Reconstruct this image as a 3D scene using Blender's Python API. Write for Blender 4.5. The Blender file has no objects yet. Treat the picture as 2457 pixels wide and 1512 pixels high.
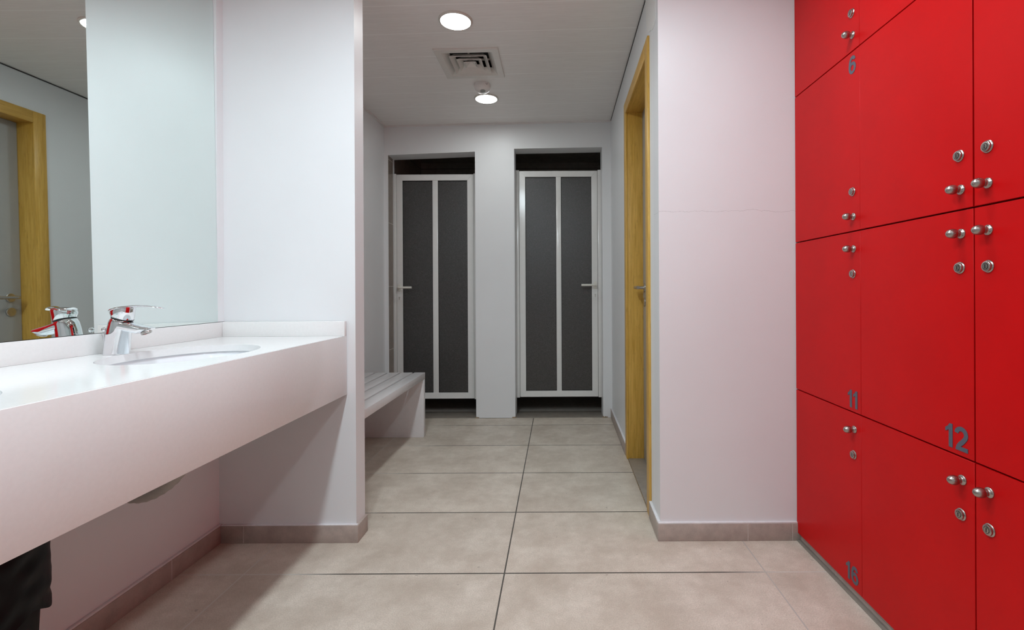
import bpy, bmesh, math
from math import sin, cos, pi, radians
from mathutils import Vector, Matrix

scn = bpy.context.scene
COL = scn.collection

# ------------------------------------------------------------------ materials
def _mat(name):
    m = bpy.data.materials.new(name); m.use_nodes = True
    nt = m.node_tree
    return m, nt, nt.nodes['Principled BSDF']

def N(nt, typ, **kw):
    n = nt.nodes.new(typ)
    for k, v in kw.items():
        if k in n.inputs: n.inputs[k].default_value = v
        else: setattr(n, k, v)
    return n

def math_(nt, op, a, b=None, c=None):
    n = nt.nodes.new('ShaderNodeMath'); n.operation = op
    for i, v in enumerate((a, b, c)):
        if v is None: continue
        if isinstance(v, (int, float)): n.inputs[i].default_value = v
        else: nt.links.new(v, n.inputs[i])
    return n.outputs[0]

def mixc(nt, fac, a, b, mode='MIX'):
    n = nt.nodes.new('ShaderNodeMix'); n.data_type = 'RGBA'; n.blend_type = mode
    for s, v in ((n.inputs[0], fac), (n.inputs[6], a), (n.inputs[7], b)):
        if isinstance(v, (int, float)): s.default_value = v
        elif isinstance(v, tuple): s.default_value = (*v, 1)
        else: nt.links.new(v, s)
    return n.outputs[2]

def noise(nt, vec, scale, detail=4, rough=.55):
    n = N(nt, 'ShaderNodeTexNoise', Scale=scale, Detail=detail, Roughness=rough)
    nt.links.new(vec, n.inputs['Vector'])
    return n.outputs['Fac']

def mapping(nt, vec, scale=(1, 1, 1), loc=(0, 0, 0)):
    n = nt.nodes.new('ShaderNodeMapping')
    n.inputs['Scale'].default_value = scale; n.inputs['Location'].default_value = loc
    nt.links.new(vec, n.inputs['Vector'])
    return n.outputs[0]

def pos(nt): return nt.nodes.new('ShaderNodeNewGeometry').outputs['Position']

def bump(nt, bsdf, h, strength=.1, dist=.002):
    b = N(nt, 'ShaderNodeBump', Strength=strength, Distance=dist)
    nt.links.new(h, b.inputs['Height']); nt.links.new(b.outputs[0], bsdf.inputs['Normal'])

def ramp(nt, fac, lo, hi):
    n = nt.nodes.new('ShaderNodeMapRange'); n.clamp = True
    n.inputs['From Min'].default_value = lo; n.inputs['From Max'].default_value = hi
    nt.links.new(fac, n.inputs['Value'])
    return n.outputs[0]

def simple(name, col, rough=.5, metal=0, var=.04, scale=30, bstr=.05, bdist=.001, bscale=None, coat=0, spec=.5):
    m, nt, b = _mat(name)
    p = pos(nt)
    f = ramp(nt, noise(nt, p, scale), .3, .7)
    nt.links.new(mixc(nt, f, tuple(c*(1-var) for c in col), tuple(min(1, c*(1+var)) for c in col)), b.inputs['Base Color'])
    b.inputs['Roughness'].default_value = rough; b.inputs['Metallic'].default_value = metal
    b.inputs['Coat Weight'].default_value = coat; b.inputs['Specular IOR Level'].default_value = spec
    if bstr: bump(nt, b, noise(nt, p, bscale or scale*8, 3), bstr, bdist)
    return m

def paint(name, col, crack=None):
    m, nt, b = _mat(name)
    p = pos(nt)
    f = ramp(nt, noise(nt, p, 2.2, 5), .3, .7)
    c = mixc(nt, f, tuple(x*.965 for x in col), col)
    if crack:
        s = nt.nodes.new('ShaderNodeSeparateXYZ'); nt.links.new(p, s.inputs[0])
        wob = math_(nt, 'MULTIPLY', math_(nt, 'SUBTRACT', noise(nt, p, 14, 6), .5), .035)
        d = math_(nt, 'ABSOLUTE', math_(nt, 'SUBTRACT', math_(nt, 'SUBTRACT', s.outputs[2], crack), wob))
        k = math_(nt, 'LESS_THAN', d, .0007)
        c = mixc(nt, math_(nt, 'MULTIPLY', k, .35), c, (.25, .23, .22))
    nt.links.new(c, b.inputs['Base Color'])
    b.inputs['Roughness'].default_value = .42
    bump(nt, b, noise(nt, p, 260, 3), .12, .0006)
    return m

def tile_floor():
    m, nt, b = _mat('floor_tile')
    p = pos(nt)
    s = nt.nodes.new('ShaderNodeSeparateXYZ'); nt.links.new(p, s.inputs[0])
    def seam(c, o, pitch, w):
        u = math_(nt, 'DIVIDE', math_(nt, 'SUBTRACT', c, o), pitch)
        fr = math_(nt, 'ABSOLUTE', math_(nt, 'SUBTRACT', math_(nt, 'FRACT', math_(nt, 'ADD', u, .5)), .5))
        d = math_(nt, 'MULTIPLY', fr, pitch)
        return math_(nt, 'LESS_THAN', d, w/2), math_(nt, 'FLOOR', u), d
    sx, ix, dx = seam(s.outputs[0], -.199, .951, .0052)
    sy, iy, dy = seam(s.outputs[1], 1.731, .4765, .0065)
    g = math_(nt, 'MAXIMUM', sx, sy)
    cell = nt.nodes.new('ShaderNodeCombineXYZ')
    nt.links.new(ix, cell.inputs[0]); nt.links.new(iy, cell.inputs[1])
    wn = nt.nodes.new('ShaderNodeTexWhiteNoise'); nt.links.new(cell.outputs[0], wn.inputs['Vector'])
    big = ramp(nt, noise(nt, p, 5.0, 6, .65), .34, .66)
    mid = ramp(nt, noise(nt, p, 22, 6, .65), .3, .7)
    fine = ramp(nt, noise(nt, p, 250, 3, .75), .34, .66)
    c = mixc(nt, big, (.64, .55, .455), (.90, .81, .70))
    c = mixc(nt, math_(nt, 'MULTIPLY', mid, .35), c, (.50, .41, .33))
    c = mixc(nt, math_(nt, 'MULTIPLY', math_(nt, 'SUBTRACT', 1., fine), .5), c, (.34, .275, .22))
    spot = math_(nt, 'GREATER_THAN', noise(nt, p, 38, 2, .4), .76)
    c = mixc(nt, math_(nt, 'MULTIPLY', spot, .35), c, (.16, .12, .09))
    hv = nt.nodes.new('ShaderNodeHueSaturation'); nt.links.new(c, hv.inputs['Color'])
    nt.links.new(math_(nt, 'ADD', .95, math_(nt, 'MULTIPLY', wn.outputs['Value'], .1)), hv.inputs['Value'])
    # grout: walked dark in the middle of the room, still pale at the edges
    far = ramp(nt, math_(nt, 'ABSOLUTE', math_(nt, 'ADD', s.outputs[0], .1)), .7, .9)
    gc = mixc(nt, far, (.085, .075, .062), (.62, .58, .52))
    nt.links.new(mixc(nt, g, hv.outputs[0], gc), b.inputs['Base Color'])
    rr = math_(nt, 'ADD', .36, math_(nt, 'MULTIPLY', mid, .16))
    nt.links.new(rr, b.inputs['Roughness'])
    h = math_(nt, 'SUBTRACT', math_(nt, 'MULTIPLY', fine, .25), math_(nt, 'MULTIPLY', g, 1.))
    bump(nt, b, h, .35, .0012)
    return m

def tile_plain(name, col, rough=.4, seam_z=None, seam_y=None, grout=(.6, .57, .54)):
    m, nt, b = _mat(name)
    p = pos(nt)
    mid = ramp(nt, noise(nt, p, 20, 6, .65), .3, .7)
    fine = ramp(nt, noise(nt, p, 300, 3, .7), .3, .7)
    c = mixc(nt, mid, tuple(x*.82 for x in col), tuple(x*1.12 for x in col))
    c = mixc(nt, math_(nt, 'MULTIPLY', fine, .25), c, tuple(x*.6 for x in col))
    s = nt.nodes.new('ShaderNodeSeparateXYZ'); nt.links.new(p, s.inputs[0])
    for ax, spec in ((2, seam_z), (1, seam_y)):
        if spec:
            o, pitch, w = spec
            u = math_(nt, 'DIVIDE', math_(nt, 'SUBTRACT', s.outputs[ax], o), pitch)
            fr = math_(nt, 'ABSOLUTE', math_(nt, 'SUBTRACT', math_(nt, 'FRACT', math_(nt, 'ADD', u, .5)), .5))
            k = math_(nt, 'LESS_THAN', math_(nt, 'MULTIPLY', fr, pitch), w/2)
            c = mixc(nt, k, c, grout)
    nt.links.new(c, b.inputs['Base Color']); b.inputs['Roughness'].default_value = rough
    bump(nt, b, fine, .1, .0008)
    return m

def ceiling_planks():
    m, nt, b = _mat('ceiling_plank')
    p = pos(nt)
    s = nt.nodes.new('ShaderNodeSeparateXYZ'); nt.links.new(p, s.inputs[0])
    yy = math_(nt, 'ADD', s.outputs[1], math_(nt, 'MULTIPLY', s.outputs[0], .006))
    u = math_(nt, 'DIVIDE', math_(nt, 'SUBTRACT', yy, 2.236), .2441)
    fr = math_(nt, 'ABSOLUTE', math_(nt, 'SUBTRACT', math_(nt, 'FRACT', math_(nt, 'ADD', u, .5)), .5))
    d = math_(nt, 'MULTIPLY', fr, .2441)
    k = math_(nt, 'LESS_THAN', d, .0024)
    grain = noise(nt, mapping(nt, p, (3, 90, 3)), 3.0, 7, .65)
    f = ramp(nt, grain, .35, .68)
    c = mixc(nt, f, (.80, .765, .74), (.89, .86, .835))
    c = mixc(nt, k, c, (.95, .93, .91))  # paler seam lines paint in the light caught by the plank edges
    nt.links.new(c, b.inputs['Base Color']); b.inputs['Roughness'].default_value = .45
    h = math_(nt, 'SUBTRACT', math_(nt, 'MULTIPLY', f, .12), k)
    bump(nt, b, h, .25, .001)
    return m

def wood(name, a, c2, rough=.38, axis=2):
    m, nt, b = _mat(name)
    sc = [85, 85, 85]; sc[axis] = 5
    p = mapping(nt, pos(nt), tuple(sc))
    f = ramp(nt, noise(nt, p, 1.0, 6, .6), .3, .7)
    sc2 = [320, 320, 320]; sc2[axis] = 16
    g = math_(nt, 'GREATER_THAN', noise(nt, mapping(nt, pos(nt), tuple(sc2)), 1.0, 2), .66)
    c = mixc(nt, f, a, c2)
    c = mixc(nt, math_(nt, 'MULTIPLY', g, .4), c, tuple(x*.4 for x in a))
    nt.links.new(c, b.inputs['Base Color']); b.inputs['Roughness'].default_value = rough
    bump(nt, b, f, .08, .0006)
    return m

def frosted():
    m, nt, b = _mat('frosted_glass')
    p = pos(nt)
    n1 = noise(nt, p, 330, 2, .6)
    f = ramp(nt, n1, .46, .74)
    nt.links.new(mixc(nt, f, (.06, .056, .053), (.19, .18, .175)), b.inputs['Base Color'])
    b.inputs['Roughness'].default_value = .30
    b.inputs['Specular IOR Level'].default_value = .8
    b.inputs['Transmission Weight'].default_value = .45
    b.inputs['IOR'].default_value = 1.5
    bump(nt, b, n1, .8, .0009)
    return m

def emit(name, col, s):
    m, nt, b = _mat(name)
    b.inputs['Base Color'].default_value = (.85, .85, .83, 1)
    b.inputs['Emission Color'].default_value = (*col, 1); b.inputs['Emission Strength'].default_value = s
    b.inputs['Roughness'].default_value = .5
    return m

def mirror_mat():
    m, nt, b = _mat('mirror_silver')
    f = noise(nt, pos(nt), 3, 2)
    nt.links.new(mixc(nt, f, (.80, .87, .845), (.82, .885, .86)), b.inputs['Base Color'])
    b.inputs['Metallic'].default_value = 1; b.inputs['Roughness'].default_value = .012
    return m

M = dict(
    wall=paint('white_wall_paint', (.83, .835, .845)),
    pillar=paint('white_wall_paint_cracked', (.81, .805, .815), crack=1.353),
    floor=tile_floor(), ceil=ceiling_planks(),
    skirt=tile_plain('skirting_tile', (.47, .39, .345), .42, grout=(.55, .51, .48), seam_y=(1.70, .951, .004)),
    grout=simple('tile_grout', (.56, .50, .46), .7, var=.1, scale=90),
    cap=simple('skirting_caulk', (.80, .78, .79), .6, var=.06, scale=60),
    counter=simple('white_composite_stone', (.84, .825, .815), .13, var=.015, scale=120, bstr=.02, bscale=500, bdist=.0004),
    ceramic=simple('white_ceramic', (.86, .87, .89), .08, var=.01, bstr=0),
    chrome=simple('polished_chrome', (.83, .84, .86), .05, 1, var=.02, bstr=0),
    satin=simple('satin_nickel', (.42, .39, .36), .27, 1, var=.05, scale=80, bstr=.02),
    steel=simple('brushed_steel', (.55, .53, .50), .32, 1, var=.06, scale=60, bstr=.03),
    dark=simple('dark_void', (.012, .011, .010), .6, bstr=0),
    red=simple('red_laminate', (.56, .003, .004), .40, var=.04, scale=6, bstr=.06, bscale=500, bdist=.0003, spec=.15),
    carcass=simple('locker_carcass', (.10, .012, .012), .6, bstr=0),
    numeral=simple('grey_vinyl', (.085, .095, .125), .45, var=.03, bstr=0),
    alu=simple('white_powder_coat', (.80, .79, .77), .16, var=.015, bstr=.02),
    ivory=simple('ivory_plastic', (.80, .77, .70), .28, var=.03, bstr=0),
    glass=frosted(), mirror=mirror_mat(),
    oak=wood('golden_oak', (.57, .315, .045), (.78, .465, .105)),
    oak_h=wood('golden_oak_head', (.55, .305, .045), (.75, .44, .10), axis=1),
    greydoor=simple('grey_door_laminate', (.42, .43, .44), .35, var=.02, bstr=.02),
    bench=simple('white_bench_lacquer', (.80, .775, .775), .25, var=.02, bstr=.02),
    vent=simple('cream_vent_enamel', (.72, .69, .65), .35, var=.02, bstr=0),
    ring=simple('lamp_trim', (.62, .58, .53), .35, var=.02, bstr=0),
    plastic=simple('white_plastic', (.78, .74, .72), .3, var=.02, bstr=0),
    lens=simple('grey_lens', (.30, .31, .30), .25, var=.05, bstr=.1, bscale=200),
    bag=simple('black_bin_liner', (.004, .004, .0045), .45, var=.2, scale=20, bstr=.25, bscale=30, bdist=.003, spec=.14),
    bin=simple('black_plastic', (.004, .004, .004), .55, bstr=.02, spec=.12),
    dtile=tile_plain('dark_shower_tile', (.52, .46, .40), .35, seam_z=(.5, .30, .003), grout=(.02, .018, .016)),
    dfloor=tile_plain('dark_shower_floor', (.48, .43, .38), .4, grout=(.03, .027, .023)),
    rtile=tile_plain('reveal_tile', (.26, .215, .18), .35, seam_z=(1.07, .515, .004), grout=(.62, .58, .54)),
    sill=tile_plain('threshold_stone', (.27, .235, .20), .4),
    marble=tile_plain('threshold_marble', (.36, .32, .28), .3),
    patch=paint('pale_wall_white', (.88, .87, .85)),
    grime=simple('brown_grime', (.30, .22, .14), .8, var=.5, scale=120),
    hose=simple('grey_hose_plastic', (.42, .40, .36), .4, var=.06, scale=40, bstr=.05),
    lampA=emit('front_lamp_diffuser', (.86, 1.0, 1.07), 215),
    lampE=emit('front_lamp_diffuser_bright', (.86, 1.0, 1.07), 300),
    lampD=emit('front_lamp_diffuser_soft', (.86, 1.0, 1.07), 118),
    lampB=emit('front_lamp_diffuser_dim', (.86, 1.0, 1.07), 38),
    lampC=emit('corridor_lamp_diffuser', (.94, 1.0, 1.0), 52),
)

# ------------------------------------------------------------------ mesh helpers
class MB:
    def __init__(s): s.bm = bmesh.new()
    def _f(s, vs):
        try: return s.bm.faces.new(vs)
        except ValueError: return None
    def box(s, x0, x1, y0, y1, z0, z1, bev=0, seg=2):
        v = [s.bm.verts.new((x, y, z)) for x in (x0, x1) for y in (y0, y1) for z in (z0, z1)]
        fs = [s._f([v[i] for i in q]) for q in ((0, 1, 3, 2), (4, 6, 7, 5), (0, 4, 5, 1), (2, 3, 7, 6), (0, 2, 6, 4), (1, 5, 7, 3))]
        if bev:
            es = list({e for f in fs for e in f.edges})
            bmesh.ops.bevel(s.bm, geom=es, offset=bev, segments=seg, profile=.5, affect='EDGES')
        return s
    def prism(s, pts, axis, a, b):
        """pts: outline in the two other axes, extruded from a to b along axis"""
        def P(p, t):
            if axis == 'x': return (t, p[0], p[1])
            if axis == 'y': return (p[0], t, p[1])
            return (p[0], p[1], t)
        A = [s.bm.verts.new(P(p, a)) for p in pts]; B = [s.bm.verts.new(P(p, b)) for p in pts]
        n = len(pts)
        s._f(A[::-1]); s._f(B)
        for i in range(n): s._f([A[i], A[(i+1) % n], B[(i+1) % n], B[i]])
        return s
    def loft(s, rings, cap0=True, cap1=True, closed=False):
        R = [[s.bm.verts.new(p) for p in r] for r in rings]
        n = len(R[0])
        pairs = list(zip(R[:-1], R[1:])) + ([(R[-1], R[0])] if closed else [])
        for A, B in pairs:
            for i in range(n): s._f([A[i], A[(i+1) % n], B[(i+1) % n], B[i]])
        if not closed:
            if cap0: s._f(R[0][::-1])
            if cap1: s._f(R[-1])
        return s
    def lathe(s, prof, o, axis, n=32, cap0=True, cap1=True):
        """prof: (radius, distance along axis)"""
        ax = Vector(axis).normalized()
        u = ax.orthogonal().normalized(); w = ax.cross(u); o = Vector(o)
        rings = [[o+ax*h+(u*cos(2*pi*i/n)+w*sin(2*pi*i/n))*max(r, 1e-5) for i in range(n)] for r, h in prof]
        return s.loft(rings, cap0, cap1)
    def tube(s, pts, r, n=16, prof=None):
        pts = [Vector(p) for p in pts]; rings = []
        up = None
        for i, p in enumerate(pts):
            t = (pts[min(i+1, len(pts)-1)]-pts[max(i-1, 0)]).normalized()
            if up is None: up = t.orthogonal().normalized()
            up = (up-t*up.dot(t)).normalized(); w = t.cross(up)
            rr = r if prof is None else prof[i]
            rings.append([p+(up*cos(2*pi*k/n)+w*sin(2*pi*k/n))*rr for k in range(n)])
        return s.loft(rings)
    def sphere(s, c, r, n=20):
        return s.lathe([(r*sin(pi*i/n), -r*cos(pi*i/n)) for i in range(n+1)], c, (0, 0, 1), n)
    def build(s, name, mat, parent=None, o=(0, 0, 0), smooth=35):
        bmesh.ops.recalc_face_normals(s.bm, faces=s.bm.faces)
        me = bpy.data.meshes.new(name)
        bmesh.ops.translate(s.bm, verts=s.bm.verts, vec=-Vector(o))
        s.bm.to_mesh(me); s.bm.free()
        me.materials.append(mat)
        for p in me.polygons: p.use_smooth = True
        me.set_sharp_from_angle(angle=radians(smooth))
        ob = bpy.data.objects.new(name, me); COL.objects.link(ob)
        if parent: ob.parent = parent
        else: ob.location = o
        return ob

def tag(o, label, cat=None, group=None, kind=None):
    o['label'] = label
    if cat: o['category'] = cat
    if group: o['group'] = group
    if kind: o['kind'] = kind
    return o
def struct(o, label, cat): return tag(o, label, cat, None, 'structure')
def empty(name, loc, rz=0, ry=0):
    o = bpy.data.objects.new(name, None); COL.objects.link(o)
    o.location = loc; o.rotation_euler = (0, ry, rz); o.empty_display_size = .05
    return o

def smoothpath(P, k=8):
    P = [Vector(p) for p in P]; out = []
    for i in range(len(P)-1):
        a, b, c, d = P[max(i-1, 0)], P[i], P[i+1], P[min(i+2, len(P)-1)]
        for j in range(k):
            t = j/k
            out.append(.5*((2*b)+(c-a)*t+(2*a-5*b+4*c-d)*t*t+(3*b-a-3*c+d)*t**3))
    out.append(P[-1]); return out

# ------------------------------------------------------------------ dimensions
YW = 1.957            # face of the wing wall and of the pillar
YB = 3.84             # back wall
XL = -1.398           # left wall
XP = .418             # pillar corner / corridor right wall
XK = .9785            # face of the lockers
TILT = .019
def zc(x): return 2.391+TILT*x

# ------------------------------------------------------------------ shell
fl = MB().box(-1.6, 1.6, -1.8, YB, -.06, 0).build('floor', M['floor'])
struct(fl, 'beige speckled stone tile floor with dark grout running down the corridor', 'floor')
VX, VY, VH = -.508, 2.8225, .147      # hole for the air vent
ce = MB()
for xa, xb, ya, yb in ((-1.56, 1.6, -1.8, VY-VH), (-1.56, 1.6, VY+VH, YB+.16), (-1.56, VX-VH, VY-VH, VY+VH), (VX+VH, 1.6, VY-VH, VY+VH)):
    ce.prism([(xa, zc(xa)), (xb, zc(xb)), (xb, zc(xb)+.08), (xa, zc(xa)+.08)], 'y', ya, yb)
ce = ce.build('ceiling', M['ceil'])
struct(ce, 'pale wood-grain plank ceiling above the corridor', 'ceiling')
struct(MB().box(XL-.15, XL, -1.8, YB+.16, 0, 2.36).build('wall_left', M['wall']), 'white painted wall behind the mirror, counter and bench', 'wall')
struct(MB().box(XL, -.8335, YW, YW+.088, 0, 2.372).build('wall_wing', M['wall']), 'short white wing wall at the end of the washbasin counter', 'wall')
struct(MB().box(-1.6, 1.6, -1.8, -1.65, 0, 2.36).build('wall_rear', M['wall']), 'white wall behind the camera', 'wall')
struct(MB().box(1.42, 1.55, -1.65, YW, 0, 2.40).build('wall_locker_side', M['wall']), 'white wall behind the red lockers', 'wall')

PIV = (XP, YW, 0); RZ = -.0095
w = MB()
w.box(XP, XP+.2, YW+.03, 2.20, 0, 2.395)
w.box(XP, XP+.2, 2.905, YB+.16, 0, 2.395)
w.box(XP, XP+.2, 2.20, 2.905, 2.125, 2.395)
wr = w.build('wall_right', M['wall'], None, PIV); wr.rotation_euler.z = RZ
struct(wr, 'white corridor wall on the right, holding the oak framed door', 'wall')
wp = MB().box(XP, 1.42, YW-.001, YW+.10, 0, 2.398).build('wall_pillar', M['pillar'])
struct(wp, 'wide white wall face with a hairline crack, left of the red lockers', 'wall')

# thin paler patch with a scalloped outline above the door casing
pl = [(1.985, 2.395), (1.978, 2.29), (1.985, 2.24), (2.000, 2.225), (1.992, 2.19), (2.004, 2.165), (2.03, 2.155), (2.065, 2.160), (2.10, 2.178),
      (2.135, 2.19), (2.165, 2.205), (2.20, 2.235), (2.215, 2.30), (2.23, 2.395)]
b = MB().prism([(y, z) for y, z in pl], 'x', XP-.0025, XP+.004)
o = b.build('pale_patch', M['patch'], wr, PIV); o['label'] = 'paler wall patch with a scalloped edge'

# back wall with two shower openings (heads slightly out of level)
T0, T1 = YB, YB+.15
bw = MB()
bw.prism([(XL-.1, 0), (-1.366, 0), (-1.366, 2.131), (XL-.1, 2.131)], 'y', T0, T1)
bw.prism([(-.663, 0), (-.346, 0), (-.346, 2.177), (-.663, 2.155)], 'y', T0, T1)
bw.prism([(.364, 0), (.55, 0), (.55, 2.187), (.364, 2.187)], 'y', T0, T1)
hd = [(XL-.1, 2.131), (-1.366, 2.131), (-.663, 2.155), (-.346, 2.177), (.364, 2.187), (.55, 2.187)]
for a, b_ in zip(hd[:-1], hd[1:]):
    bw.prism([a, b_, (b_[0], 2.385+.0185*b_[0]), (a[0], 2.385+.0185*a[0])], 'y', T0, T1)
bmesh.ops.remove_doubles(bw.bm, verts=bw.bm.verts, dist=1e-5)
bk = bw.build('wall_back', M['wall'])
struct(bk, 'white back wall with two shower door openings', 'wall')
g = MB()
for x0, x1 in ((-.668, -.64), (-.372, -.338), (.357, .40)):
    n = 9
    top = [(x0+(x1-x0)*i/n, .005+.007*abs(sin(i*2.3+x0*9))) for i in range(n+1)]
    g.prism([(x0, 0), (x1, 0)]+top[::-1], 'y', YB-.0022, YB+.002)
g.build('base_stain', M['grime'], bk)['label'] = 'brown water stain at the foot of the wall'

# shower cells
sh = MB()
sh.box(XL-.1, .55, 4.95, 5.03, 0, 2.36)
sh.box(XL-.15, XL-.02, T1, 4.95, 0, 2.36); sh.box(.50, .60, T1, 4.95, 0, 2.36)
sh.box(-.55, -.46, T1, 4.95, 0, 2.36); sh.box(XL-.1, .55, T1, 5.03, 2.36, 2.42)
struct(sh.build('wall_shower', M['dtile']), 'dark tiled walls inside the shower cells', 'wall')
struct(MB().box(XL-.15, .6, YB+.20, 5.03, -.06, -.003).build('floor', M['dfloor']), 'dark tiled floor inside the shower cells', 'floor')
struct(MB().box(XL-.1, .55, YB, YB+.20, -.06, .004, .002).build('trim_1', M['sill']), 'stone threshold running under both shower doors', 'threshold')
struct(MB().box(-1.372, -1.3655, YB+.004, YB+.11, 0.004, 2.128).build('trim_2', M['rtile']), 'brown tiled reveal left of the left shower door', 'tile trim')

# ceiling edge trims
t = MB().prism([(XL, zc(XL)-.012), (XL+.016, zc(XL)-.012), (XL+.016, zc(XL)+.002), (XL, zc(XL)+.002)], 'y', YW+.09, YB)
t.prism([(XL, zc(XL)-.010), (XP+.02, zc(XP)-.010), (XP+.02, zc(XP)+.002), (XL, zc(XL)+.002)], 'y', YB-.016, YB+.001)
struct(t.build('trim_3', M['plastic']), 'slim pale trim where the corridor ceiling meets the walls', 'ceiling trim')
t = MB().box(XP-.003, XP+.004, YW+.1, YB-.02, zc(XP)-.007, zc(XP)-.003)  # dark strip stands in for the shade in the ceiling gap
o = t.build('shadow_gap_strip', M['dark'], None, PIV); o.rotation_euler.z = RZ
struct(o, 'dark strip painted as the shadow gap between corridor ceiling and right wall', 'ceiling trim')

# skirtings
def skirting(name, bx, capb, label, rot=False, seams=()):
    o = MB().box(*bx, .0015).build(name, M['skirt'], None, PIV if rot else (0, 0, 0))
    c = MB().box(*capb, .001).build('caulk_line', M['cap'], o, PIV if rot else (0, 0, 0)); c['label'] = 'white caulk along the top'
    if seams:
        g = MB()
        for s_ in seams: g.box(*s_)
        k = g.build('grout_joint', M['grout'], o, PIV if rot else (0, 0, 0)); k['label'] = 'pale grout joints'
    if rot: o.rotation_euler.z = RZ
    struct(o, label, 'skirting'); return o
yf = YW-.0125
skirting('baseboard_wing', (XL+.013, -.8225, yf, YW+.09, 0, .0705), (XL+.013, -.825, yf+.0015, YW, .0705, .0745),
         'stone tile skirting along the foot of the wing wall', seams=((-1.292, -1.289, yf-.0006, yf+.001, .001, .070),))
skirting('baseboard_left', (XL, XL+.013, -1.65, YW, 0, .0705), (XL, XL+.011, -1.65, YW, .0705, .0765),
         'stone tile skirting on the left wall under the counter', seams=((XL+.012, XL+.0136, 1.695, 1.698, .001, .070),))
skirting('baseboard_pillar', (XP-.012, XK+.02, yf, YW, 0, .0705), (XP-.010, XK, yf+.0015, YW, .0705, .0765),
         'stone tile skirting beside the red lockers', seams=((.7725, .7755, yf-.0006, yf+.001, .001, .070), (.956, .958, yf-.0006, yf+.001, .001, .070)))
o = skirting('baseboard_right', (XP-.0125, XP, 2.967, YB, 0, .0705), (XP-.011, XP, 2.967, YB, .0705, .0775),
             'stone tile skirting on the right corridor wall beyond the oak door', rot=True)
o2 = MB().box(XP-.0125, XP, YW, 2.145, 0, .0705, .0015)
o2 = o2.build('baseboard_corner', M['skirt'], None, PIV); o2.rotation_euler.z = RZ
MB().box(XP-.0115, XP, YW, 2.145, .0705, .078, .001).build('caulk_line', M['cap'], o2, PIV)
struct(o2, 'short stone skirting piece between pillar corner and oak door frame', 'skirting')

# ------------------------------------------------------------------ shower doors
def shower_door(name, xs, z0, z1, zh, zk, left, label):
    """xs: jamb, stile, pane, pane, mullion end, pane end, stile end, jamb end"""
    j0, s0, p0, p1, q0, q1, s1, j1 = xs
    y = YB+.118
    d = empty(name, ((j0+j1)/2, y, 0)); o = d.location.copy()
    f = MB()
    f.box(j0, s0-.002, y, y+.045, 0.004 if False else z0-.004, z1+.006, .003)
    f.box(s1+.002, j1, y, y+.045, z0-.004, z1+.006, .003)
    f.build('door_jamb', M['alu'], d, o)
    lf = MB(); rh = .050
    yl = y+.006
    def bar(pts): lf.prism(pts, 'y', yl, yl+.036)
    pw0, pw1 = p0-s0, s1-q1
    # mitred corners
    bar([(s0, z0), (s0, z1), (p0, z1-rh), (p0, z0+rh)])
    bar([(s1, z0), (q1, z0+rh), (q1, z1-rh), (s1, z1)])
    bar([(s0, z1), (s1, z1), (q1, z1-rh), (p0, z1-rh)])
    bar([(s0, z0), (p0, z0+rh), (q1, z0+rh), (s1, z0)])
    bm = lf.bm
    bmesh.ops.bevel(bm, geom=list(bm.edges), offset=.0022, segments=2, affect='EDGES')
    lf.box(p1, q0, yl+.004, yl+.032, z0+rh-.001, z1-rh+.001, .002)
    leaf = lf.build('leaf_frame', M['alu'], d, o)
    gk = MB()
    for a, b_ in ((p0, p1), (q0, q1)):
        for bx in ((a, a+.004, z0+rh, z1-rh), (b_-.004, b_, z0+rh, z1-rh), (a, b_, z0+rh, z0+rh+.004), (a, b_, z1-rh-.005, z1-rh)):
            gk.box(bx[0], bx[1], yl+.010, yl+.016, bx[2], bx[3])
    gk.build('gasket', M['dark'], d, o)['label'] = 'black rubber gasket round the panes'
    for a, b_ in ((p0, p1), (q0, q1)):
        MB().box(a-.003, b_+.003, yl+.013, yl+.019, z0+rh-.003, z1-rh+.003).build('glass_pane', M['glass'], d, o)
    hx = (s0+p0)/2-.004 if left else (s1+q1)/2+.004
    sg = 1 if left else -1
    h = MB()
    n = 28
    h.loft([[(hx+.014*cos(2*pi*i/n), yy, zh+.030*sin(2*pi*i/n)) for i in range(n)] for yy in (yl, yl-.007)])
    h.lathe([(.010, 0), (.009, .04)], (hx, yl-.006, zh), (0, -1, 0), 16)
    L = .118
    pts = [(hx, yl-.042, zh), (hx+sg*.012, yl-.050, zh), (hx+sg*.035, yl-.052, zh), (hx+sg*L, yl-.052, zh)]
    h.tube(smoothpath(pts, 6), .0088, 14)
    h.build('lever_handle', M['ivory'], d, o)['label'] = 'ivory lever handle'
    k = MB()
    k.lathe([(.0062, 0), (.0062, .002)], (hx, yl+.0005, zk+.006), (0, -1, 0), 18)
    k.box(hx-.0032, hx+.0032, yl-.0014, yl+.001, zk-.013, zk+.006)
    k.build('keyhole', M['steel'], d, o)['label'] = 'steel profile keyhole'
    struct(d, label, 'door')
    return d
k = .003474
shower_door('door_1', (-1.365, -1.341, -1.292, -1.042, -.997, -.751, -.699, -.655), .131, 2.003, 1.060, .971, True,
            'white framed shower door with two dark frosted panes, left of the white column')
shower_door('door_2', (-.349, -.316, -.267, -.0104, .0313, .285, .335, .3645), .142, 2.028, 1.073, .987, False,
            'white framed shower door with two dark frosted panes, right of the white column')

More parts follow.
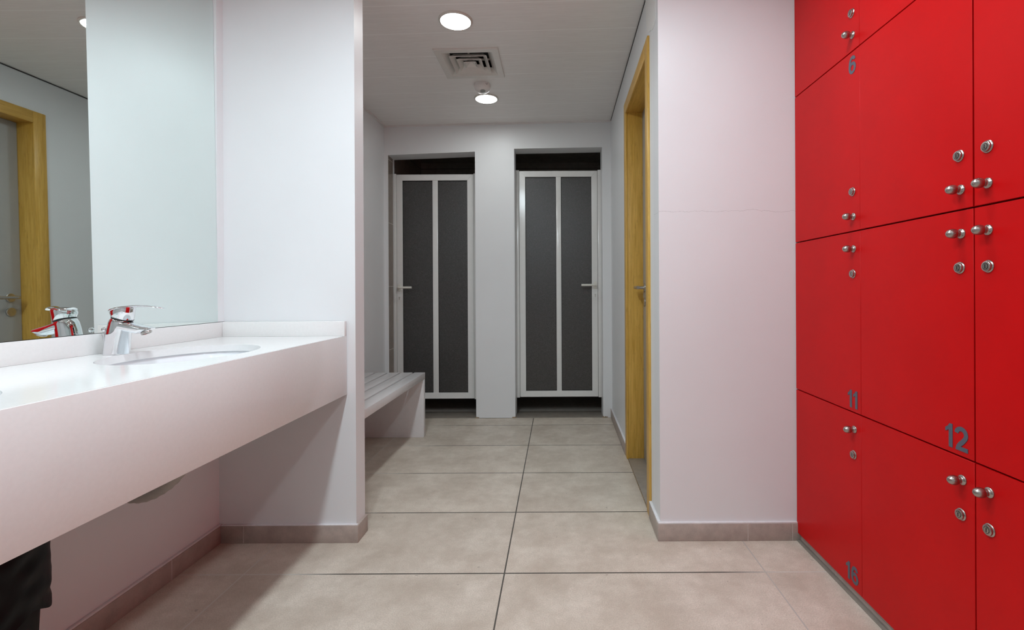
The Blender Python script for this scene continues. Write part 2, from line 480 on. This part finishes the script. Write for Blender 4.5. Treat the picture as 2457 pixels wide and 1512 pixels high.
# ------------------------------------------------------------------ oak framed door
d3 = empty('door_3', PIV, RZ); o = PIV
f = MB(); xf = XP-.010
f.box(xf, XP+.002, 2.145, 2.215, 0, 2.180, .002)
f.box(xf, XP+.002, 2.893, 2.965, 0, 2.180, .002)
f.build('casing', M['oak'], d3, o)
MB().box(xf, XP+.002, 2.215, 2.893, 2.108, 2.180, .002).build('head_casing', M['oak_h'], d3, o)
f = MB()
f.box(XP-.004, XP+.100, 2.190, 2.212, 0, 2.115, .001); f.box(XP-.004, XP+.100, 2.896, 2.919, 0, 2.115, .001)
f.build('jamb_lining', M['oak'], d3, o)
MB().box(XP-.004, XP+.100, 2.212, 2.896, 2.111, 2.130, .001).build('head_lining', M['oak_h'], d3, o)
lf = MB().box(XP+.094, XP+.136, 2.213, 2.8945, .006, 2.109, .001).build('door_leaf', M['greydoor'], d3, o)
hy, hz = 2.835, 1.044; xl = XP+.094
h = MB().lathe([(.026, 0), (.026, .006), (.024, .008)], (xl, hy, hz), (-1, 0, 0), 28)
h.lathe([(.009, 0), (.009, .05)], (xl-.006, hy, hz), (-1, 0, 0), 16)
h.tube(smoothpath([(xl-.05, hy, hz), (xl-.058, hy-.008, hz), (xl-.060, hy-.03, hz), (xl-.060, hy-.125, hz)], 6), .0095, 14)
h.build('lever_handle', M['steel'], d3, o)['label'] = 'brushed steel lever handle'
h = MB().lathe([(.026, 0), (.026, .006), (.024, .008)], (xl, hy, hz-.085), (-1, 0, 0), 28)
h.build('lock_rosette', M['steel'], d3, o)['label'] = 'brushed steel lock rosette'
struct(d3, 'grey door set deep in a golden oak frame in the right corridor wall', 'door')
o = MB().box(XP, XP+.20, 2.212, 2.896, -.01, .004, .001).build('trim_5', M['marble'], None, PIV); o.rotation_euler.z = RZ
kk = MB().box(XP-.005, XP, 2.216, 2.892, -.01, .0012).build('threshold_joint', M['grime'], o, PIV)
struct(o, 'dark stone threshold in the oak door frame', 'threshold')

# ------------------------------------------------------------------ vanity counter
ZT = .848; CY0 = -.75
SY = (1.4185, .677); SX = -1.108; RA, RB = .168, .229
van = empty('vanity_counter', (-1.13, 1.0, ZT))
vo = (-1.13, 1.0, ZT)
def ell(cx, cy, a, b, n=64): return [(cx+a*cos(2*pi*i/n), cy+b*sin(2*pi*i/n)) for i in range(n)]
def slab(outer, holes, z0, z1):
    m = MB(); bm = m.bm; edges = []
    for loop in [outer]+holes:
        vs = [bm.verts.new((x, y, z1)) for x, y in loop]
        edges += [bm.edges.new((vs[i], vs[(i+1) % len(vs)])) for i in range(len(vs))]
    r = bmesh.ops.triangle_fill(bm, use_beauty=True, use_dissolve=False, edges=edges)
    fs = [g_ for g_ in r['geom'] if isinstance(g_, bmesh.types.BMFace)]
    e = bmesh.ops.extrude_face_region(bm, geom=fs)
    bmesh.ops.translate(bm, verts=[v for v in e['geom'] if isinstance(v, bmesh.types.BMVert)], vec=(0, 0, z0-z1))
    return m
XF = -.8685
slab([(XL+.003, CY0), (XF-.010, CY0), (XF-.010, YW-.003), (XL+.003, YW-.003)], [ell(SX, y, RA, RB) for y in SY], ZT-.022, ZT).build('countertop', M['counter'], van, vo, 30)
MB().box(XF-.010, XF, CY0, YW-.003, .607, ZT, .0007).build('apron', M['counter'], van, vo)
MB().box(XL+.003, -1.3665, CY0, YW-.003, ZT, .908, .0012).build('backsplash', M['counter'], van, vo)
MB().box(-1.3665, XF, YW-.022, YW-.003, ZT, .9085, .0012).build('backsplash', M['counter'], van, vo)
tag(van, 'long white composite washbasin counter with a deep apron and low backsplash', 'counter')

def sink(y, label, hose):
    s = empty('sink', (SX, y, ZT-.022)); so = (SX, y, ZT-.022)
    prof = [(1.05, 1.035, -.0225), (1.03, 1.02, -.030), (1.0, 1.0, -.05), (.955, .965, -.08), (.86, .89, -.11), (.66, .72, -.135), (.36, .42, -.149), (.12, .1, -.153)]
    n = 64
    def ring(pr, off=0): return [(SX+(RA*pr[0]+off)*cos(2*pi*i/n), y+(RB*pr[1]+off)*sin(2*pi*i/n), ZT+pr[2]-off) for i in range(n)]
    m = MB()
    inner = [ring(p) for p in prof]; outer = [ring(p, .008) for p in prof]
    outer[0] = [(x, yy, ZT-.0225) for x, yy, z in outer[0]]
    m.loft(outer[::-1]+inner, True, True)
    m.build('basin', M['ceramic'], s, so, 60)
    MB().lathe([(.026, 0), (.026, .003), (.018, .005), (.017, .008), (.004, .010)], (SX, y, ZT-.1535), (0, 0, 1), 28).build('drain', M['chrome'], s, so)
    ov = MB().lathe([(.012, 0), (.012, .003), (.008, .004)], (SX-.157, y, ZT-.065), (1, 0, .35), 20).build('overflow', M['chrome'], s, so)
    if hose:
        P = smoothpath([(SX, y, .70), (SX-.004, y, .60), (SX-.018, y, .52), (SX-.065, y, .462), (SX-.13, y, .429), (SX-.185, y, .438), (SX-.225, y, .50), (SX-.25, y, .545), (XL+.004, y, .56)], 10)
        pr = [.0258 if i % 3 == 0 else .0242 for i in range(len(P))]
        MB().tube(P, 0, 18, pr).build('drain_hose', M['hose'], s, so, 60)['label'] = 'grey corrugated waste hose under the counter'
    tag(s, label, 'sink', 'undermount sinks in the counter')
sink(SY[0], 'oval white undermount sink in front of the chrome tap', True)
sink(SY[1], 'oval white undermount sink at the left picture edge, only its rim showing', False)

# mirror
MX = -1.372
LEAN = -.011
mr = empty('wall_mirror', (MX, 1.0, .9095), 0, LEAN)
MB().box(-.0045, -.0012, -1.75, .9185, 0, 1.42).build('backing_board', M['greydoor'], mr)
MB().box(-.0012, 0, -1.75, .9185, 0, 1.42).build('mirror_glass', M['mirror'], mr)
tag(mr, 'large frameless wall mirror standing on the backsplash above the counter', 'mirror')
struct(MB().box(XL, -1.374, 1.9195, YW, .9095, 2.36).build('trim_6', M['wall']), 'white filler strip between mirror edge and wing wall', 'wall trim')

# ------------------------------------------------------------------ tap
FX, FY = -1.306, 1.405
fa = empty('basin_tap', (FX, FY, ZT+.0004))
def ringz(cx, z, rx, ry, n=36, sl=0, sq=2.4):
    out = []
    for i in range(n):
        a = 2*pi*i/n; c, s_ = cos(a), sin(a)
        x = rx*math.copysign(abs(c)**(2/sq), c); y = ry*math.copysign(abs(s_)**(2/sq), s_)
        out.append((cx+x, y, z+sl*x))
    return out
b = MB().loft([ringz(.000, 0, .0305, .027), ringz(.001, .004, .030, .0265), ringz(.005, .04, .0295, .026), ringz(.010, .075, .029, .0255),
               ringz(.0145, .094, .0275, .025, sl=-.12), ringz(.017, .101, .025, .0235, sl=-.2), ringz(.0185, .105, .021, .021, sl=-.25)])
def ringx(x, z, hy, hz, sl=0, n=32, sq=2.8):
    out = []
    for i in range(n):
        a = 2*pi*i/n; c, s_ = cos(a), sin(a)
        yy = hy*math.copysign(abs(c)**(2/sq), c); zz = hz*math.copysign(abs(s_)**(2/sq), s_)
        out.append((x+sl*zz, yy, z+zz))
    return out
b.loft([ringx(.005, .086, .0245, .015), ringx(.03, .084, .024, .0155, .1), ringx(.055, .0775, .0228, .0135, .25),
        ringx(.078, .0715, .0215, .0115, .9), ringx(.090, .0695, .020, .009, 1.6), ringx(.0935, .0690, .0185, .0075, 1.8)])
body = b.build('tap_body', M['chrome'], fa, (0, 0, 0), 50)
MB().lathe([(.0135, 0), (.0135, .004), (.011, .0045), (.0105, .002)], (.089, 0, .0645), (.45, 0, -1), 24).build('aerator', M['steel'], body, (0, 0, 0))['label'] = 'dull metal outlet at the spout tip'
h = MB().loft([ringz(.019, .105, .0245, .0225, sl=-.26), ringz(.0192, .110, .026, .024, sl=-.22), ringz(.0196, .121, .0285, .025, sl=.05), ringz(.0200, .129, .030, .0255, sl=.18), ringz(.0203, .1335, .0285, .0245, sl=.2), ringz(.021, .136, .02, .019, sl=.2)])
lev = [(-.028, .1285, .008, .0020), (-.022, .131, .018, .0040), (-.010, .1345, .023, .0050), (.006, .1375, .0245, .0052), (.026, .1405, .022, .0044), (.046, .1418, .020, .0038), (.062, .1412, .0185, .0033), (.078, .1388, .0165, .003), (.090, .1360, .0145, .0028), (.099, .1335, .010, .0022), (.102, .1325, .005, .0012)]
LA = radians(24)
rg = []
for x, z, hy, hz in lev:
    rg.append([(.0155+px*cos(LA)-py*sin(LA), px*sin(LA)+py*cos(LA), pz) for px, py, pz in ringx(x, z, hy, hz, 0, 24, 2.3)])
h.loft(rg)
h.build('tap_lever', M['chrome'], fa, (0, 0, 0), 50)
MB().lathe([(.0262, 0), (.0262, .002)], (.0188, 0, .1035), (.25, 0, 1), 30).build('gap_shade_ring', M['dark'], fa, (0, 0, 0))['label'] = 'dark ring painted as the shaded gap under the lever'  # dark colour stands in for shade between tap body and lever
r = MB().tube([(-.043, .008, 0), (-.0445, .010, .03), (-.046, .012, .066)], .0022, 12); r.sphere((-.046, .012, .071), .0075)
r.build('pop_up_rod', M['chrome'], fa, (0, 0, 0))
tag(fa, 'chrome single-lever basin tap on the counter beside the oval sink', 'tap')

# ------------------------------------------------------------------ bin
BX, BY, BR = -1.182, .920, .132
tb = empty('waste_bin', (BX, BY, 0)); bo = (0, 0, 0)
MB().lathe([(BR-.03, 0), (BR-.028, .004), (BR-.006, .50), (BR-.002, .52), (BR-.006, .52), (BR-.012, .50), (BR-.036, .01)], (0, 0, 0), (0, 0, 1), 48, True, True).build('bin_body', M['bin'], tb, bo)
n = 96; rings = []
for j in range(41):
    t = j/40
    z = .528-.155*t
    rings.append([((BR+.0035+.0012*sin(6*a+14*t+sin(3*a)*2)+.0008*sin(11*a-17*t)+.0010*sin(19*t+2*a))*cos(a),
                   (BR+.0035+.0012*sin(6*a+14*t+sin(3*a)*2)+.0008*sin(11*a-17*t)+.0010*sin(19*t+2*a))*sin(a),
                   z+(.014*sin(3*a+1)+.006*sin(8*a))*t) for a in (2*pi*i/n for i in range(n))])
rings.insert(0, [((BR-.012)*cos(2*pi*i/n), (BR-.012)*sin(2*pi*i/n), .50) for i in range(n)])
rings.insert(1, [((BR-.004)*cos(2*pi*i/n), (BR-.004)*sin(2*pi*i/n), .527) for i in range(n)])
MB().loft(rings, True, False).build('bin_liner', M['bag'], tb, bo, 60)['label'] = 'creased black liner folded over the rim'
tag(tb, 'black waste bin with a creased black liner under the counter', 'bin')

# ------------------------------------------------------------------ bench
bx1, by0, by1, bz = -.946, 2.10, 3.381, .4515
be = empty('slatted_bench', (bx1-.22, (by0+by1)/2, 0)); beo = be.location.copy()
for i in range(5):
    x1 = bx1-.0895*i
    MB().box(x1-.076, x1, by0, by1, bz-.045, bz, .002).build('slat', M['bench'], be, beo)
for y in (by0+.02, by1-.040):
    MB().box(-1.384, bx1-.0005, y, y+.0395, 0, bz-.046, .002).build('end_panel', M['bench'], be, beo)
tag(be, 'white slatted bench with solid panel ends against the left corridor wall', 'bench')

# ------------------------------------------------------------------ ceiling fittings
ANG = -math.atan(TILT)
def ceiling_light(x, y, label, mat, group='round ceiling lights'):
    c = empty('ceiling_light', (x, y, zc(x)), 0, ANG)
    MB().lathe([(.0845, .001), (.0845, -.004), (.0805, -.0085), (.0745, -.0085), (.0725, -.004), (.0725, .001)], (0, 0, 0), (0, 0, 1), 56).build('trim_ring', M['ring'], c)
    MB().lathe([(.0722, .000), (.0722, -.005), (.06, -.0062), (.02, -.0066), (.0, -.0066)], (0, 0, 0), (0, 0, 1), 56).build('diffuser', mat, c)
    return tag(c, label, 'ceiling light', group)
ceiling_light(-.503, 2.3725, 'round white ceiling light in front of the square vent', M['lampC'])
ceiling_light(-.494, 3.335, 'round white ceiling light just behind the motion sensor, nearest the shower doors', M['lampC'])
for x, nm, y, where, ml in ((-.5, 'over the basins', 1.12, 'nearest the wing wall', 'lampA'), (-.5, 'over the basins', .447, 'level with the tap', 'lampE'), (-.5, 'over the basins', -.516, 'behind the camera', 'lampB'),
                            (.48, 'over the lockers', 1.2, 'nearest the wide white wall', 'lampD'), (.48, 'over the lockers', .0, 'above the camera', 'lampB'), (.48, 'over the lockers', -.93, 'behind the camera', 'lampB')):
    ceiling_light(x, y, 'round ceiling light of the front room %s, %s' % (nm, where), M[ml])

vx, vy, S = VX, VY, .181
av = empty('air_vent', (vx, vy, zc(vx)), 0, ANG)
def sq(h, z): return [(-h, -h, z), (h, -h, z), (h, h, z), (-h, h, z)]
f = MB().loft([sq(S, .0005), sq(S, -.007), sq(S-.003, -.009), sq(S-.037, -.009), sq(S-.040, -.007), sq(S-.070, .026), sq(S-.068, .028), sq(S-.0365, .001)], False, False, closed=True)
f.build('vent_frame', M['vent'], av, (0, 0, 0), 20)
d_ = MB().loft([sq(.1465, .004), sq(.1465, .076)], False, True)
d_.build('duct', M['dark'], av)['label'] = 'dark duct behind the louvres'
for ro, z0 in ((.108, -.009), (.072, -.009), (.037, -.009)):
    ri = ro-.027
    l = MB().loft([sq(ro, z0), sq(ro-.0015, z0-.003), sq(ri, z0+.024), sq(ri+.0012, z0+.0255)], False, False, closed=True)
    l.build('louvre', M['vent'], av, (0, 0, 0), 20)
MB().loft([sq(.030, -.0095), sq(.0005, .012)], False, False).build('louvre_core', M['vent'], av, (0, 0, 0), 20)
MB().box(-.11, .11, -.004, .004, .018, .026).box(-.004, .004, -.11, .11, .018, .026).build('louvre_bridge', M['vent'], av, (0, 0, 0), 20)
tag(av, 'square cream air vent with nested louvres in the corridor ceiling', 'air vent')

sx_, sy_ = -.486, 3.11
ms = empty('motion_sensor', (sx_, sy_, zc(sx_)), 0, ANG)
MB().lathe([(.050, .001), (.052, -.006), (.0535, -.016), (.052, -.027), (.046, -.038), (.036, -.048), (.024, -.053), (.0, -.055)], (0, 0, 0), (0, 0, 1), 48).build('sensor_housing', M['plastic'], ms)
MB().sphere((.004, -.016, -.041), .021, 20).build('sensor_lens', M['lens'], ms)['label'] = 'grey dome lens'
h = MB()
h.sphere((.008, -.0475, -.026), .0022, 8)
h.sphere((.030, -.0435, -.014), .0022, 8); h.sphere((.035, -.040, -.018), .0022, 8); h.sphere((.038, -.037, -.011), .0018, 8)
h.build('sensor_hole', M['dark'], ms)['label'] = 'tiny dark holes'
tag(ms, 'small white dome motion sensor on the ceiling between vent and far light', 'motion sensor')

# ------------------------------------------------------------------ lockers
EDGE = [1.953-.4185*i for i in range(6)]           # far edges of the columns
ROWZ = [.0315, .6210, 1.2210, 1.8170, 2.398]        # bottoms, floor to ceiling
def ribbon(pts, w):
    """outline of a stroke of width w along pts"""
    P = [Vector((*p, 0)) for p in pts]; n = len(P); L = []; R = []
    for i in range(n):
        t = (P[min(i+1, n-1)]-P[max(i-1, 0)]).normalized(); nn = Vector((-t.y, t.x, 0))
        q = P[i]+nn*w/2; L.append((q.x, q.y)); q = P[i]-nn*w/2; R.append((q.x, q.y))
    return L+R[::-1]
def digit(ch):
    """outlines, rings (outer, inner) and advance width of a bold sans numeral of height 1"""
    if ch == '1':
        return [[(.40, 0), (.40, 1), (.25, 1), (.16, .87), (.03, .79), (.03, .63), (.12, .67), (.21, .735), (.21, 0)]], [], .50
    if ch == '2':
        pts = [(.335+.235*cos(radians(a)), .675+.235*sin(radians(a))) for a in range(172, -36, -8)]
        pts += [(.45, .44), (.36, .345), (.26, .245), (.19, .15), (.17, .09)]
        return [ribbon(pts, .185), [(.06, 0), (.655, 0), (.655, .17), (.12, .17), (.07, .08)]], [], .72
    if ch == '6':
        def e(a, b): return [(.345+a*cos(2*pi*i/40), .325+b*sin(2*pi*i/40)) for i in range(40)]
        st = [tuple(v)[:2] for v in smoothpath([(.118, .30, 0), (.114, .48, 0), (.135, .66, 0), (.195, .82, 0), (.28, .895, 0), (.37, .912, 0), (.455, .885, 0), (.512, .82, 0), (.53, .745, 0)], 5)]
        return [ribbon(st, .175)], [(e(.312, .335), e(.138, .165))], .70
def numeral(text, parent, far, zb, dw):
    H = .0585; m = MB(); x = 0; polys = []; rings = []
    for ch in text:
        ps, rs, adv = digit(ch)
        polys += [[(px+x, py) for px, py in q] for q in ps]
        rings += [[[(px+x, py) for px, py in q] for q in r_] for r_ in rs]; x += adv
    xmax = max(p[0] for q in polys+[r_[0] for r_ in rings] for p in q)
    # right end of the number sits 18 mm from the near edge of the door
    def T(p): return (-dw+.018+(xmax-p[0])*H, zb+p[1]*H)
    for k, q in enumerate(polys):
        m.prism([T(p) for p in q], 'x', -.0012-.00012*k, .0004)
    for a, b_ in rings:
        m.loft([[(t, *T(p)) for p in l] for t, l in ((.0004, a), (-.0011, a), (-.0011, b_), (.0004, b_))], False, False, closed=True)
    ob = m.build('numeral', M['numeral'], parent, (0, 0, 0)); ob['label'] = 'grey numeral %s' % text
    return ob
CW = .4185
KNOB = [(.0122, 0), (.0122, .002), (.0112, .0034), (.0085, .0042), (.0068, .006), (.0066, .0095), (.0085, .0118), (.0108, .0155), (.0119, .0200), (.0118, .0235), (.0110, .0274), (.0094, .0312), (.0068, .0343), (.0036, .0362), (0, .0368)]
LOCK = [(.0145, 0), (.0145, .0015), (.0130, .0032), (.0120, .0036), (.0118, .0068), (.0108, .0076), (.0078, .0078), (.0074, .0062), (.0070, .0062)]
def make_mesh(prof, ax): return MB().lathe(prof, (0, 0, 0), ax, 32)
_p = {}
def shared(key, fn, name, mat, parent, loc):
    """first call builds, later calls copy the object"""
    if key not in _p: ob = fn().build(name, mat, parent, (0, 0, 0), 40); _p[key] = ob
    else: ob = _p[key].copy(); COL.objects.link(ob); ob.parent = parent
    ob.location = loc
    return ob
LAB = {
    (0, 3): 'topmost red locker beside the white wall, directly above locker 6',
    (0, 2): 'red locker numbered 6, beside the white wall',
    (0, 1): 'red locker numbered 11, beside the white wall',
    (0, 0): 'red locker numbered 16 at the floor beside the white wall',
    (1, 3): 'top red locker up and right of number 6, only its bottom corner showing',
    (1, 2): 'red locker directly above number 12, to the right of number 6',
    (1, 1): 'red locker numbered 12, to the right of number 11',
    (1, 0): 'red locker directly below number 12, to the right of number 16',
    (2, 2): 'upper red locker at the right picture edge, its lock above its knob',
    (2, 1): 'middle red locker at the right picture edge, right of number 12',
    (2, 0): 'lowest red locker at the right picture edge',
}
ROWN = ['bottom', 'second lowest', 'third lowest', 'top']
COLN = ['first', 'second', 'third', 'fourth', 'fifth']
NUM = {(0, 2): '6', (0, 1): '11', (0, 0): '16', (1, 1): '12'}
for c in range(5):
    for r in range(4):
        z0, z1 = ROWZ[r], ROWZ[r+1]
        far = EDGE[c]; near = EDGE[c+1]
        lk = empty('locker', (XK, far, z0))
        hgt = z1-z0
        shared(('body', r), lambda: MB().box(.0185, .40, -CW+.0008, -.0008, 0, hgt-.001), 'locker_body', M['carcass'], lk, (0, 0, 0))
        # seams: first and second column butt tightly, the others show a gap
        gn = .0006 if c == 0 else .0017; gf = .0006 if c == 1 else .0017
        if c == 0: gf = .0008
        dx = -.0006 if c == 1 and r == 2 else 0
        door = shared(('door', r, gn, gf), lambda: MB().box(0, .018, -CW+gn, -gf, .0016, hgt-.0026, .0006, 1), 'locker_door', M['red'], lk, (dx, 0, 0))
        kz, lz = {3: (.052, .126), 2: (.048, .131), 1: (hgt-.0585, hgt-.141), 0: (hgt-.055, hgt-.140)}[r]
        ky = -CW+.0385 if c < 2 else -.0375
        shared('knob', lambda: make_mesh(KNOB, (-1, 0, 0)), 'knob', M['satin'], door, (0, ky-(.004 if c < 2 else 0), kz))
        def mk_lock():
            m = make_mesh(LOCK, (-1, 0, 0))
            m.lathe([(.0068, .0060), (.0064, .0085), (0, .0088)], (0, 0, 0), (-1, 0, 0), 24)
            return m
        lo = shared('lock', mk_lock, 'cam_lock', M['satin'], door, (0, ky, lz))
        shared('slot', lambda: MB().box(-.0092, -.0084, -.0008, .0008, -.0045, .0045), 'key_slot', M['dark'], door, (0, ky, lz))
        if (c, r) in NUM:
            numeral(NUM[c, r], door, far, hgt-.075 if r == 2 else (.014 if r == 1 else .021), CW)
        tag(lk, LAB.get((c, r), 'red locker in the %s column from the white wall, %s row' % (COLN[c], ROWN[r])), 'locker', 'red lockers')
pl_ = MB().box(XK+.012, 1.42, EDGE[5], YW-.001, 0, .0315)
struct(pl_.build('trim_7', M['skirt']), 'grey plinth under the red lockers', 'plinth')
struct(MB().box(XK+.002, 1.42, EDGE[5]-.02, EDGE[5]-.001, 0, 2.398).build('trim_8', M['red']), 'red end panel of the locker bank', 'end panel')
struct(MB().box(XK-.004, XK+.012, EDGE[5], YW-.0135, 0, .005, .001).build('trim_9', M['sill']), 'pale caulk line at the foot of the red lockers', 'caulk line')

# ------------------------------------------------------------------ camera, world, view
cam = bpy.data.cameras.new('camera'); co = bpy.data.objects.new('camera', cam); COL.objects.link(co)
co.location = (0, 0, 1.03); co.rotation_euler = (pi/2, .005, 0)
cam.sensor_width = 36; cam.lens = 1140/2457*36
cam.shift_x = (1228.5-1338)/2457; cam.shift_y = -(756-697)/2457
cam.clip_start = .02
scn.camera = co
wd = bpy.data.worlds.new('world'); scn.world = wd; wd.use_nodes = True
wd.node_tree.nodes['Background'].inputs[0].default_value = (.9, .92, 1, 1)
wd.node_tree.nodes['Background'].inputs[1].default_value = .05
vs = scn.view_settings
vs.view_transform = 'Standard'; vs.look = 'None'; vs.gamma = 1; vs.exposure = .15; vs.use_curve_mapping = False
scn.cycles.max_bounces = 8
scn.cycles.use_adaptive_sampling = True
scn.cycles.adaptive_threshold = .03
